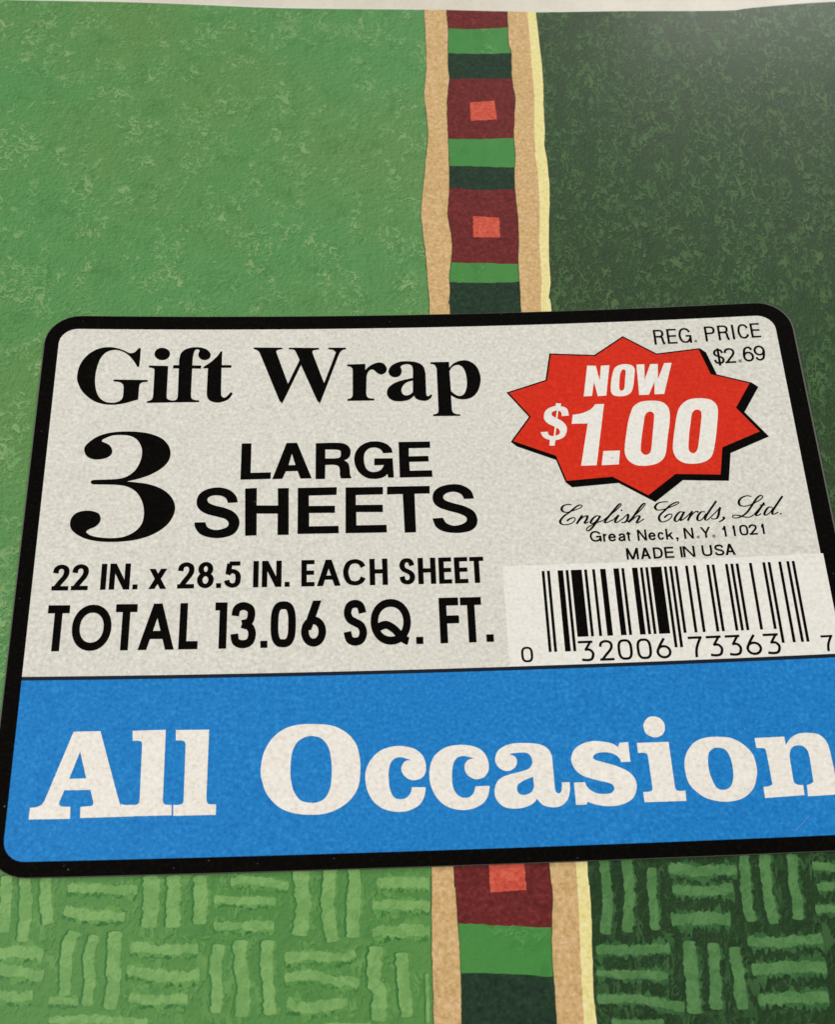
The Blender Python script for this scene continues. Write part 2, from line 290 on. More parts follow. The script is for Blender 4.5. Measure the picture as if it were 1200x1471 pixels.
WRAP_TOP = '-1999,5887 -1400,5873 -398,5906 620,5925 1651,5901 2691,5861 4365,5831 5625,5782 6567,5711 7928,5662 9379,5565 9693,5582 10007,5598 10527,5608 11042,5599 11754,5564'
BRUSH_STROKES = [
 ('61,-6821 84,-7066 88,-7391', 123),
 ('248,-6843 282,-7088 287,-7481', 124),
 ('460,-6848 476,-7076 539,-7318', 133),
 ('1538,-6857 1554,-7139 1541,-7380', 171),
 ('1771,-6863 1785,-7145 1788,-7387', 153),
 ('2041,-6870 2060,-7118 2061,-7361', 144),
 ('798,-7393 739,-7611 756,-8008', 131),
 ('993,-7433 961,-7684 991,-7851 978,-8112', 114),
 ('1218,-7405 1204,-7691 1235,-7892 1202,-8152', 140),
 ('691,-6959 1047,-6985 1404,-7012', 105),
 ('675,-7184 908,-7242 1297,-7270', 104),
 ('1369,-7562 1703,-7605 2053,-7599', 101),
 ('1348,-7779 1734,-7857 2081,-7851', 108),
 ('1384,-8060 1660,-8085 1970,-8078', 98),
 ('24,-7591 246,-7581 506,-7613', 109),
 ('41,-7741 265,-7772 526,-7821', 108),
 ('67,-7971 273,-8010 441,-7999', 98),
 ('599,-8052 736,-8064 890,-8077', 73),
 ('616,-8238 1090,-8245 1586,-8285', 80),
 ('2358,-6950 2639,-6937 2966,-7021', 89),
 ('2191,-7115 2514,-7145 2838,-7155', 84),
 ('2200,-7375 2499,-7394 2819,-7394', 93),
 ('3095,-6833 3119,-7195 3077,-7505', 164),
 ('3402,-6842 3378,-7203 3419,-7577', 142),
 ('3665,-6850 3637,-7253 3623,-7543', 143),
 ('3881,-6996 4166,-7012 4443,-7025', 107),
 ('3833,-7238 4137,-7237 4434,-7258', 105),
 ('3827,-7498 4129,-7498 4423,-7507', 113),
 ('2270,-7562 2236,-7783 2264,-8003 2251,-8218', 127),
 ('2481,-7527 2488,-7771 2525,-8011 2511,-8265', 138),
 ('2758,-7536 2751,-7779 2776,-8019 2790,-8255', 128),
 ('2930,-7724 3227,-7713 3503,-7743 3653,-7697', 91),
 ('2932,-7925 3206,-7894 3396,-7940 3691,-7980', 100),
 ('2956,-8163 3206,-8200 3562,-8154', 108),
 ('3867,-7633 3840,-7895 3888,-8135 3872,-8350', 150),
 ('4122,-7702 4135,-7985 4166,-8321', 128),
 ('4375,-7913 4374,-8152 4368,-8387', 42),
 ('3331,-8389 3559,-8388 3912,-8419', 77),
 ('6287,-6838 6293,-7204 6230,-7599', 115),
 ('6530,-6847 6522,-7212 6458,-7587', 115),
 ('6785,-6944 6762,-7221 6751,-7577', 99),
 ('6958,-6972 7307,-6997 7681,-7001', 107),
 ('6974,-7187 7278,-7210 7619,-7191', 106),
 ('6926,-7480 7240,-7482 7539,-7514', 124),
 ('7781,-6853 7743,-7239 7752,-7533', 114),
 ('7991,-6851 7968,-7269 7984,-7563', 114),
 ('8287,-6863 8249,-7153 8259,-7344 8227,-7532', 114),
 ('8474,-6991 8709,-7022 8994,-7024', 86),
 ('8487,-7227 8674,-7214 8974,-7237', 84),
 ('8427,-7435 8633,-7434 8931,-7452', 83),
 ('6118,-7749 6491,-7773 6878,-7767', 102),
 ('6099,-7981 6486,-8006 6824,-8028', 80),
 ('6080,-8229 6439,-8233 6954,-8331', 88),
 ('7082,-7693 7057,-8037 7040,-8393', 139),
 ('7325,-7723 7300,-8046 7265,-8362', 128),
 ('7539,-7772 7540,-8076 7526,-8372', 128),
 ('7679,-7727 8061,-7752 8450,-7727', 106),
 ('7679,-8001 8020,-7994 8441,-8011', 116),
 ('7696,-8290 8055,-8285 8409,-8299', 121),
 ('8699,-7655 8656,-7939 8613,-8218', 111),
 ('6205,-8440 6455,-8459 6727,-8459', 58),
]
SCUFFS = [(-0.29, -61.08, 0.106), (6.86, -67.81, 0.096), (6.4, -67.44, 0.058), (21.3, -67.25, 0.072), (25.18, -25.02, 0.077), (26.39, -67.68, 0.058), (34.4, -67.41, 0.067), (68.94, -20.17, 0.072), (71.73, -16.72, 0.058), (64.16, -8.52, 0.077), (54.25, -8.17, 0.048), (92.95, -36.85, 0.058), (38.12, -61.03, 0.077), (-1.09, 1.86, 0.058), (42.11, 0.94, 0.058), (2.82, 1.16, 0.048), (-0.86, -15.2, 0.053), (-1.23, -37.3, 0.058), (93.51, -11.57, 0.058), (17.72, -67.94, 0.053), (60.12, -68.2, 0.058), (56.69, 1.76, 0.053)]
SCRATCH = [(83.52, -66.28), (84.12, -65.79), (84.64, -65.36), (85.26, -64.8)]
# ---------------------------------------------------------------- materials
def srgb(r, g, b):
    f = lambda c: (c / 255 / 12.92) if c <= 10 else ((c / 255 + .055) / 1.055) ** 2.4
    return (f(r), f(g), f(b), 1)
def nodes_of(name):
    m = bpy.data.materials.new(name); m.use_nodes = True
    nt = m.node_tree
    return m, nt, nt.nodes["Principled BSDF"]
class NB:
    def __init__(s, nt): s.nt = nt
    def n(s, t, **kw):
        o = s.nt.nodes.new(t)
        for k, v in kw.items(): setattr(o, k, v)
        return o
    def put(s, sock, v):
        if hasattr(v, 'is_output'): s.nt.links.new(v, sock)
        elif v is not None: sock.default_value = v
    def math(s, op, a, b=None, clamp=False):
        o = s.n('ShaderNodeMath', operation=op); o.use_clamp = clamp
        s.put(o.inputs[0], a)
        if b is not None: s.put(o.inputs[1], b)
        return o.outputs[0]
    def noise(s, vec, scale, detail=2, rough=.5, dist=0):
        o = s.n('ShaderNodeTexNoise'); s.put(o.inputs['Vector'], vec)
        o.inputs['Scale'].default_value = scale; o.inputs['Detail'].default_value = detail
        o.inputs['Roughness'].default_value = rough; o.inputs['Distortion'].default_value = dist
        return o.outputs['Fac']
    def ramp(s, v, lo, hi, a=0., b=1.):
        o = s.n('ShaderNodeMapRange'); o.interpolation_type = 'SMOOTHSTEP'
        s.put(o.inputs[0], v)
        for i, q in enumerate((lo, hi, a, b)): o.inputs[i + 1].default_value = q
        return o.outputs[0]
    def mix(s, f, a, b):
        o = s.n('ShaderNodeMix', data_type='RGBA')
        s.put(o.inputs[0], f); s.put(o.inputs[6], a); s.put(o.inputs[7], b)
        return o.outputs[2]
    def obj(s, off=(0, 0, 0), sc=(1, 1, 1), rot=0):
        t = s.n('ShaderNodeTexCoord'); m = s.n('ShaderNodeMapping')
        s.nt.links.new(t.outputs['Object'], m.inputs[0])
        m.inputs[1].default_value = off; m.inputs[3].default_value = sc; m.inputs[2].default_value = (0, 0, rot)
        return m.outputs[0]

def paper(name, col, light=None, dark=None, grain=.5, rough=.55, spec=.3, bump=.25, coat=0.):
    """Printed card: solid ink with fine fibre mottling."""
    m, nt, b = nodes_of(name); k = NB(nt); v = k.obj()
    light = light or tuple(min(1, c * 1.14 + .004) for c in col[:3]) + (1,)
    dark = dark or tuple(c * .86 for c in col[:3]) + (1,)
    n1 = k.noise(v, 2300, 3, .6); n2 = k.noise(v, 700, 3, .6); n3 = k.noise(v, 60, 2)
    f = k.math('ADD', k.math('MULTIPLY', n1, .80), k.math('ADD', k.math('MULTIPLY', n2, .13), k.math('MULTIPLY', n3, .07)))
    f1 = k.ramp(f, .34, .5); f2 = k.ramp(f, .5, .66)
    c = k.mix(k.math('MULTIPLY', f2, grain), k.mix(k.math('ADD', k.math('MULTIPLY', f1, grain), 1 - grain), dark, col), light)
    nt.links.new(c, b.inputs['Base Color'])
    b.inputs['Roughness'].default_value = rough; b.inputs['Specular IOR Level'].default_value = spec
    b.inputs['Coat Weight'].default_value = coat; b.inputs['Coat Roughness'].default_value = .35
    if bump:
        bn = k.n('ShaderNodeBump'); bn.inputs['Strength'].default_value = bump; bn.inputs['Distance'].default_value = .00003
        nt.links.new(n1, bn.inputs['Height']); nt.links.new(bn.outputs[0], b.inputs['Normal'])
    return m

def flecked(name, base, warm, deep, fleck, fleck2, dens, aniso, rough=.42, amount=.8, size=1.0, rot=.5, relief=.6):
    """Sponged and dabbed paint print: clustered pale squiggles with a darker flank, over a softly varied, pebbly ground."""
    m, nt, b = nodes_of(name); k = NB(nt)
    def mask(off):
        v = k.obj(off, aniso, rot)
        clus = k.noise(v, 150 * size, 3, .65, .8)
        gate = k.ramp(clus, dens, dens + .10)
        a = k.noise(v, 520 * size, 5, .66, 1.1)
        blob = k.ramp(a, .56, .60)
        r = k.math('ABSOLUTE', k.math('SUBTRACT', k.noise(v, 400 * size, 4, .62, 1.8), .5))
        line = k.math('MULTIPLY', k.ramp(r, .05, .022), k.ramp(k.noise(v, 700 * size, 2), .46, .54))
        return k.math('MULTIPLY', gate, k.math('MAXIMUM', blob, line)), clus
    d = .00011
    m1, clus = mask((0, 0, 0)); m2, _ = mask((-d, d * .8, 0))
    v = k.obj(); vo = k.obj((-d, d * .8, 0))
    r1 = k.noise(v, 1700, 3, .7, .4); r2 = k.noise(vo, 1700, 3, .7, .4)
    big = k.noise(v, 26, 3, .55); mid = k.noise(v, 330, 4, .65, .5)
    c = k.mix(k.ramp(big, .38, .62), base, warm)
    c = k.mix(k.math('MULTIPLY', k.ramp(mid, .52, .66), .38), c, deep)
    c = k.mix(k.math('MULTIPLY', k.ramp(mid, .44, .34), .22), c, fleck2)
    dif = k.math('SUBTRACT', r1, r2)
    c = k.mix(k.math('MULTIPLY', k.ramp(dif, .02, .16), relief), c, deep)
    c = k.mix(k.math('MULTIPLY', k.ramp(dif, -.02, -.16), relief * .8), c, fleck2)
    c = k.mix(k.math('MULTIPLY', k.math('SUBTRACT', m2, m1, True), .8), c, deep)
    c = k.mix(k.math('MULTIPLY', m1, amount), c, k.mix(k.ramp(k.noise(v, 300, 2), .4, .6), fleck, fleck2))
    nt.links.new(c, b.inputs['Base Color'])
    b.inputs['Roughness'].default_value = rough; b.inputs['Specular IOR Level'].default_value = .2
    b.inputs['Coat Weight'].default_value = .2; b.inputs['Coat Roughness'].default_value = .16
    bn = k.n('ShaderNodeBump'); bn.inputs['Strength'].default_value = .25; bn.inputs['Distance'].default_value = .00004
    nt.links.new(r1, bn.inputs['Height']); nt.links.new(bn.outputs[0], b.inputs['Normal'])
    return m

def dabbed(name, a, c2, dark, rough=.45):
    """Brush mark paint: streaky, pebbly two-tone stroke."""
    m, nt, b = nodes_of(name); k = NB(nt); v = k.obj(); d = .00010; vo = k.obj((-d, d * .8, 0))
    n1 = k.noise(v, 420, 5, .7, 1.2); r1 = k.noise(v, 1300, 4, .7, .4); r2 = k.noise(vo, 1300, 4, .7, .4)
    dif = k.math('SUBTRACT', r1, r2)
    c = k.mix(k.ramp(n1, .42, .58), a, c2)
    c = k.mix(k.math('MULTIPLY', k.ramp(dif, .02, .15), .65), c, dark)
    c = k.mix(k.math('MULTIPLY', k.ramp(dif, -.03, -.16), .4), c, tuple(min(1, q * 1.25) for q in a[:3]) + (1,))
    nt.links.new(c, b.inputs['Base Color'])
    b.inputs['Roughness'].default_value = rough; b.inputs['Specular IOR Level'].default_value = .27
    return m

M = dict(
    white=paper('grey_white_card', srgb(223, 221, 211), srgb(238, 236, 227), srgb(206, 204, 193), 1.0),
    panel=paper('white_barcode_patch', srgb(240, 237, 229), srgb(249, 246, 240), srgb(227, 224, 214), .9),
    cream=paper('unprinted_white', srgb(244, 238, 229), srgb(253, 249, 243), srgb(230, 223, 211), 1.0),
    core=paper('shaded_card_edge', srgb(92, 94, 84), None, None, .5),  # card grey, darkened so the rim carries the shadow along its right edge
    black=paper('black_ink', (.0022, .0019, .0013, 1), (.006, .005, .003, 1), (.001, .001, .0008, 1), .8, .65, .03, .1),
    navy=paper('navy_line_ink', srgb(10, 22, 40), None, None, .4, .5, .2),
    blue=paper('blue_ink', srgb(24, 128, 204), srgb(44, 146, 220), srgb(12, 112, 188), .9, .55, .18),
    red=paper('red_ink', srgb(218, 42, 14), srgb(230, 56, 26), srgb(202, 32, 10), .8, .55, .15),
    faint=paper('faint_grey_ink', srgb(128, 122, 110), None, None, .8),
    blue_worn=paper('rubbed_blue_ink', srgb(128, 178, 214), None, None, .8),
    worn=paper('rubbed_black_ink', srgb(84, 82, 74), None, None, .8),
    sheet=paper('white_paper_core', srgb(232, 232, 226), None, None, .4),
    tan=paper('tan_paint', srgb(212, 176, 122), srgb(232, 194, 152), srgb(190, 156, 98), 1., .55, .2),
    yellow=paper('pale_yellow_paint', srgb(240, 228, 156), srgb(247, 240, 196), srgb(228, 210, 130), .9, .55, .2),
    maroon=paper('maroon_paint', srgb(108, 34, 34), srgb(128, 50, 46), srgb(88, 24, 24), 1., .55, .18),
    salmon=paper('salmon_paint', srgb(208, 86, 66), srgb(224, 106, 86), srgb(190, 68, 52), 1., .55, .18),
    green=flecked('mid_green_paint', srgb(66, 140, 66), srgb(74, 140, 66), srgb(52, 118, 52), srgb(104, 162, 92), srgb(84, 150, 78), .52, (1, 1, 1), relief=.35),
    dkgreen=paper('deep_green_paint', srgb(28, 54, 36), srgb(42, 68, 46), srgb(18, 40, 26), 1., .55, .18),
    lightfield=flecked('light_green_print', srgb(88, 146, 84), srgb(98, 142, 80), srgb(64, 116, 58), srgb(142, 176, 118), srgb(120, 166, 104), .47, (1, .8, 1), size=1.45, relief=.75),
    darkfield=flecked('dark_green_print', srgb(40, 70, 36), srgb(48, 68, 38), srgb(26, 50, 26), srgb(82, 116, 66), srgb(68, 104, 56), .38, (1, .55, 1), amount=.75, size=1.6, rot=.7, relief=.7),
    lweave=flecked('light_weave_ground', srgb(82, 138, 68), srgb(92, 144, 74), srgb(62, 116, 54), srgb(118, 166, 92), srgb(100, 152, 80), .44, (1, .5, 1), amount=.6, size=1.1, rot=0),
    dweave=flecked('dark_weave_ground', srgb(30, 58, 28), srgb(38, 66, 32), srgb(18, 40, 20), srgb(70, 112, 62), srgb(56, 96, 54), .42, (1, .45, 1), amount=.6, size=1.1, rot=0),
    lmark=dabbed('light_mark', srgb(128, 174, 100), srgb(112, 160, 88), srgb(84, 138, 66)),
    lhalo=dabbed('light_mark_feather', srgb(102, 156, 78), srgb(84, 142, 66), srgb(66, 124, 54)),
    lline=dabbed('light_mark_flank', srgb(50, 112, 50), srgb(62, 128, 56), srgb(44, 100, 44)),
    dmark=dabbed('dark_mark', srgb(90, 136, 80), srgb(76, 122, 68), srgb(54, 98, 50)),
    dhalo=dabbed('dark_mark_feather', srgb(62, 108, 58), srgb(48, 92, 48), srgb(38, 78, 40)),
    dline=dabbed('dark_mark_flank', srgb(26, 56, 30), srgb(34, 66, 36), srgb(24, 48, 28)),
)
def table_material():
    m, nt, b = nodes_of('pale_table'); k = NB(nt); v = k.obj()
    n = k.noise(v, 120, 4, .6); f = k.noise(v, 1200, 3, .6)
    c = k.mix(k.ramp(n, .3, .7), srgb(214, 206, 191), srgb(226, 219, 205))
    c = k.mix(k.math('MULTIPLY', k.ramp(f, .5, .7), .3), c, srgb(198, 190, 174))
    nt.links.new(c, b.inputs['Base Color']); b.inputs['Roughness'].default_value = .4
    return m
M['table'] = table_material()

# ---------------------------------------------------------------- shape helpers
def parse(s):
    out = []
    for t in s.split():
        cn = t.endswith('*'); x, y = t.rstrip('*').split(',')
        out.append((int(x) / 100, int(y) / 100, cn))
    return out
def cat(p0, p1, p2, p3, n):
    r = []
    for i in range(n):
        t = i / n; t2 = t * t; t3 = t2 * t
        r.append(tuple(.5 * (2 * b + (c - a) * t + (2 * a - 5 * b + 4 * c - d) * t2 + (3 * b - a - 3 * c + d) * t3)
                       for a, b, c, d in zip(p0, p1, p2, p3)))
    return r
def closed(pts, n=5):
    """Closed outline through pts; starred points are corners."""
    N = len(pts); out = []
    for i in range(N):
        a, b, c, d = pts[i - 1], pts[i], pts[(i + 1) % N], pts[(i + 2) % N]
        if b[2] and c[2]: out.append(b[:2]); continue
        p0 = b[:2] if b[2] else a[:2]; p3 = c[:2] if c[2] else d[:2]
        out += cat(p0, b[:2], c[:2], p3, n)
    return out
def open_curve(pts, n=6):
    out = []
    for i in range(len(pts) - 1):
        out += cat(pts[max(i - 1, 0)], pts[i], pts[i + 1], pts[min(i + 2, len(pts) - 1)], n)
    return out + [tuple(pts[-1])]
def area2(p): return sum(p[i - 1][0] * p[i][1] - p[i][0] * p[i - 1][1] for i in range(len(p)))

def fill(groups, step=4.0):
    """Groups of outlines -> triangulated sheet. Groups whose boxes touch are merged; each cluster is filled by itself."""
    if len(groups) == 1: return fill_cluster(groups, step)
    box = []
    for g in groups:
        xs = [q[0] for c in g for q in c]; ys = [q[1] for c in g for q in c]
        box.append((min(xs), min(ys), max(xs), max(ys)))
    par = list(range(len(groups)))
    def root(i):
        while par[i] != i: i = par[i]
        return i
    for i in range(len(box)):
        for j in range(i):
            a, c = box[i], box[j]
            if a[0] <= c[2] and c[0] <= a[2] and a[1] <= c[3] and c[1] <= a[3]: par[root(i)] = root(j)
    cl = {}
    for i in range(len(groups)): cl.setdefault(root(i), []).append(groups[i])
    V, T = [], []
    for gs in cl.values():
        v, t = fill_cluster(gs, step); T += [[k + len(V) for k in f] for f in t]; V += v
    return V, T
def fill_cluster(groups, step=4.0):
    """Even-odd inside a group, union between groups."""
    vs, fs, owner = [], [], []
    ox, oy = groups[0][0][0][:2]
    for gi, g in enumerate(groups):
        for c in g:
            c = [q for i, q in enumerate(c) if abs(q[0] - c[i - 1][0]) + abs(q[1] - c[i - 1][1]) > 1e-4]
            if len(c) < 3: continue
            if area2(c) < 0: c = c[::-1]
            if step:                              # long edges must follow the bow too
                d = []
                for i, q in enumerate(c):
                    r = c[(i + 1) % len(c)]; k = max(1, math.ceil(abs(r[0] - q[0]) / step))
                    d += [(q[0] + (r[0] - q[0]) * j / k, q[1] + (r[1] - q[1]) * j / k) for j in range(k)]
                c = d
            fs.append(list(range(len(vs), len(vs) + len(c)))); owner.append(gi)
            vs += [Vector(((q[0] - ox) * 10, (q[1] - oy) * 10)) for q in c]
    xs = [v.x for v in vs]; ys = [v.y for v in vs]
    if step:
        step *= 10
        i0, i1 = math.floor(min(xs) / step), math.ceil(max(xs) / step)
        j0, j1 = math.floor(min(ys) / step), math.ceil(max(ys) / step)
        for i in range(i0, i1 + 1):
            for j in range(j0, j1 + 1):
                if min(xs) < i * step < max(xs) and min(ys) < j * step < max(ys): vs.append(Vector((i * step + .0137, j * step + .0071)))
    v, e, f, ov, oe, of = delaunay_2d_cdt(vs, [], fs, 0, 2e-3)
    tris = []
    for t, o in zip(f, of):
        cnt = {}
        for q in o: cnt[owner[q]] = cnt.get(owner[q], 0) + 1
        if any(n % 2 for n in cnt.values()): tris.append(list(t))
    used = sorted({i for t in tris for i in t}); ix = {a: b for b, a in enumerate(used)}
    return [(v[i].x / 10 + ox, v[i].y / 10 + oy) for i in used], [[ix[i] for i in t] for t in tris]

COLL = scene.collection
def empty(name, loc, label, category, group=None):
    o = bpy.data.objects.new(name, None); COLL.objects.link(o); o.location = loc
    o.empty_display_size = .01
    o['label'] = label; o['category'] = category
    if group: o['group'] = group
    return o
def mesh_obj(name, verts, faces, mats, parent=None, idx=None):
    me = bpy.data.meshes.new(name); me.from_pydata(verts, [], faces); 
    for m in (mats if isinstance(mats, (list, tuple)) else [mats]): me.materials.append(m)
    if idx: me.polygons.foreach_set('material_index', idx)
    me.update()
    o = bpy.data.objects.new(name, me); COLL.objects.link(o)
    if parent:
        o.parent = parent; o.location = -parent.location
    return o
def up(v, f):
    a, b, c = (v[i] for i in f[:3])
    return f if (b[0] - a[0]) * (c[1] - a[1]) - (c[0] - a[0]) * (b[1] - a[1]) > 0 else f[::-1]
def sheet(name, groups, lift, mat, parent, step=4.0, dish=None):
    flat = [g for g in groups if not isinstance(g, Ribbon)]
    v, t = fill(flat, step) if flat else ([], [])
    V = [(x * MM, y * MM, (bow(x) + lift) * MM) for x, y in v]; F = [up(v, f) for f in t]
    for k, g in enumerate(q for q in groups if isinstance(q, Ribbon)):     # pen strokes, each a hair above the last
        n = len(V); m = len(g.l); v = v + g.l + g.r
        V += [(x * MM, y * MM, (bow(x) + lift + .002 + .0001 * k) * MM) for x, y in g.l + g.r]
        F += [up(v, [n + i, n + i + 1, n + m + i + 1, n + m + i]) for i in range(m - 1)]
    return mesh_obj(name, V, F, mat, parent)
def slab(name, outline, lift, depth, mat, parent, flat_bottom=None):
    """Solid card: top face follows the bow, skirt goes down."""
    v, t = fill([[outline]], 4.0); t = [up(v, f) for f in t]
    verts = [(x * MM, y * MM, (bow(x) + lift) * MM) for x, y in v]; n = len(verts)
    verts += [(x * MM, y * MM, (flat_bottom if flat_bottom is not None else bow(x) + lift - depth) * MM) for x, y in v]
    faces = list(t) + [[i + n for i in f[::-1]] for f in t]
    cnt = {}
    for f in t:
        for a, b in zip(f, f[1:] + f[:1]): cnt[(a, b)] = 1
    faces += [[b, a, a + n, b + n] for (a, b) in cnt if (b, a) not in cnt]
    return mesh_obj(name, verts, faces, mat, parent)
class Ribbon:
    def __init__(s, l, r): s.l = l; s.r = r
def strip(pts, w0, w1=None):
    """Thick line through pts as quads (w: width or list per point)."""
    n = len(pts); L = []; R = []
    ring = math.hypot(pts[0][0] - pts[-1][0], pts[0][1] - pts[-1][1]) < 1e-6
    for i, p in enumerate(pts):
        a = pts[max(i - 1, 0)]; c = pts[min(i + 1, n - 1)]
        if ring and i in (0, n - 1): a, c = pts[-2], pts[1]
        dx, dy = c[0] - a[0], c[1] - a[1]; l = math.hypot(dx, dy) or 1
        w = (w0[i] if isinstance(w0, list) else w0) / 2
        L.append((p[0] - dy / l * w, p[1] + dx / l * w)); R.append((p[0] + dy / l * w, p[1] - dx / l * w))
    return [Ribbon(L, R)]
def disc(x, y, r, n=14): return [[(x + r * cos(2 * pi * i / n), y + r * sin(2 * pi * i / n)) for i in range(n)]]
def rrect(x0, y0, x1, y1, r, n=8):
    out = []
    for cx, cy, a in ((x1 - r, y1 - r, 0), (x0 + r, y1 - r, 90), (x0 + r, y0 + r, 180), (x1 - r, y0 + r, 270)):
        out += [(cx + r * cos(radians(a + 90 * i / n)), cy + r * sin(radians(a + 90 * i / n))) for i in range(n + 1)]
    return out
def rect(x0, y0, x1, y1): return [(x0, y0), (x1, y0), (x1, y1), (x0, y1)]

# ---------------------------------------------------------------- plain sans alphabet: S stroke, D diagonal with level ends, dots
def ell(cx, cy, rx, ry, a0=0, a1=360, n=28): return [(cx + rx * cos(radians(a0 + (a1 - a0) * i / n)), cy + ry * sin(radians(a0 + (a1 - a0) * i / n))) for i in range(n + 1)]
def sup(cx, cy, rx, ry, e=2.6, n=36):
    f = lambda c: math.copysign(abs(c) ** (2 / e), c)
    return [(cx + rx * f(cos(2 * pi * i / n)), cy + ry * f(sin(2 * pi * i / n))) for i in range(n + 1)]
C = open_curve
S_ = C([(.96, .75), (.82, .94), (.5, 1), (.16, .94), (.03, .75), (.18, .59), (.5, .505), (.84, .41), (.98, .24), (.84, .06), (.5, 0), (.14, .06), (0, .26)])
C_ = C([(.95, .74), (.8, .92), (.5, 1), (.16, .89), (0, .5), (.16, .11), (.5, 0), (.8, .08), (.95, .26)])
BOWL = C([(.55, 1), (.85, .94), (.95, .77), (.85, .59), (.55, .53)])
TWO = C([(0, .70), (.1, .91), (.48, 1), (.88, .92), (.98, .73), (.85, .53), (.45, .26), (.12, .02)])
FONT = {
 'I': [('V', .5)], 'L': [('V', 0), ('B', 0, 0, 1)], 'E': [('V', 0), ('B', 0, 0, 1), ('B', 1, 0, 1), ('B', .52, 0, .94)],
 'F': [('V', 0), ('B', 1, 0, 1), ('B', .52, 0, 1)], 'H': [('V', 0), ('V', 1), ('B', .52, 0, 1)], 'T': [('V', .5), ('B', 1, 0, 1)],
 'N': [('V', 0), ('V', 1), ('D', 0, 1, 1, 0)], 'M': [('V', 0), ('V', 1), ('D', 0, 1, .5, 0), ('D', 1, 1, .5, 0)],
 'A': [('D', .5, 1, 0, 0), ('D', .5, 1, 1, 0), ('B', .28, .2, .8)], 'x': [('D', 0, 1, 1, 0), ('D', 1, 1, 0, 0)],
 'Y': [('D', 0, 1, .5, .42), ('D', 1, 1, .5, .42), ('S', [(.5, .5), (.5, 0)], 1)], 'O': [('S', sup(.5, .5, .5, .5, 2.1))], '0': [('S', sup(.5, .5, .5, .5, 2.9))],
 'Q': [('S', sup(.5, .5, .5, .5, 2.1)), ('S', C([(.12, .36), (.35, .42), (.6, .3), (.82, .08), (.95, .0), (1.02, -.02)]))],
 'S': [('S', S_)], 'C': [('S', C_)], 'G': [('S', C_[:-6] + [(1, .3)]), ('B', .46, .55, 1), ('S', [(1, .46), (1, 0)], 1)],
 'D': [('V', 0), ('S', [(0, 1)] + C([(.45, 1), (.85, .87), (1, .5), (.85, .13), (.45, 0)]) + [(0, 0)])],
 'P': [('V', 0), ('S', [(0, 1)] + BOWL + [(0, .53)])],
 'R': [('V', 0), ('S', [(0, 1)] + BOWL + [(0, .53)]), ('S', C([(.55, .53), (.84, .44), (.9, .2), (1, 0)]), 1)],
 'U': [('S', [(0, 1)] + C([(0, .4), (.1, .1), (.5, 0), (.9, .1), (1, .4)]) + [(1, 1)], 1)],
 '2': [('S', TWO), ('B', 0, 0, 1)],
 '3': [('S', C([(0.02, .74), (.12, .93), (.48, 1), (.86, .92), (.93, .75), (.8, .58), (.42, .525)])), ('S', C([(.42, .525), (.86, .44), (1, .25), (.86, .06), (.48, 0), (.1, .07), (0, .27)]))],
 '5': [('B', 1, .2, .92), ('S', [(.22, 1), (.1, .5)]), ('S', C([(.06, .52), (.28, .62), (.55, .65), (.9, .54), (1, .32), (.88, .08), (.5, 0), (.12, .08), (0, .24)]))],
 '6': [('S', C([(.94, .8), (.8, .95), (.52, 1), (.16, .86), (0, .45), (.02, .3)])), ('S', ell(.5, .31, .5, .31))],
 '9': [('S', C([(.06, .2), (.2, .05), (.48, 0), (.84, .14), (1, .55), (.98, .7)])), ('S', ell(.5, .69, .5, .31))],
 '6d': [('D', .72, 1, .1, .36), ('S', ell(.5, .29, .5, .29))],
 '8': [('S', ell(.5, .77, .42, .23)), ('S', ell(.5, .27, .5, .27))],
 '1': [('V', 1), ('S', C([(0, .73), (.5, .78), (.9, 1)]))], '1d': [('V', 1), ('B', 1, 0, 1)],
 '7': [('B', 1, 0, 1), ('S', C([(1, 1), (.66, .6), (.5, .3), (.45, 0)]), 1)],
 '3o': [('B', 1, 0, .95), ('D', .95, 1, .45, .56), ('S', C([(.4, .57), (.75, .57), (.98, .42), (1, .25), (.85, .05), (.5, 0), (.1, .04)]))],
 '6o': [('S', C([(.62, 1.03), (.3, .72), (.05, .42), (0, .3)])), ('S', ell(.5, .3, .5, .3))],
 'r': [('V', 0), ('S', C([(0, .55), (.25, .9), (1, .98)]))], 'e': [('S', C([(0, .54), (.5, .54), (1, .54)]) + C([(1, .56), (.85, .88), (.5, 1), (.14, .86), (0, .5), (.14, .13), (.5, 0), (.82, .08), (.97, .27)]))],
 'a': [('S', C([(.06, .72), (.2, .94), (.48, 1), (.78, .93), (.86, .72), (.86, .15), (.93, 0), (1, .0)])), ('S', C([(.86, .6), (.5, .53), (.14, .44), (0, .24), (.12, .04), (.36, 0), (.7, .1), (.86, .3)]))],
 't': [('S', C([(.5, 1), (.5, .5), (.5, .12), (.66, 0), (1, .01)])), ('B', .76, 0, 1)], 'c': [('S', C_)],
 'k': [('V', 0), ('D', 1, .66, .1, .25), ('D', .4, .5, 1, 0)],
 '.': [('DOT',)], ',': [('COMMA',)],
 '$': [('S', S_), ('S', [(.5, 1.12), (.5, -.12)], 1)],
}
XH = {'x': .77, 'r': .72, 'e': .72, 'a': .72, 'c': .72, 't': .92}
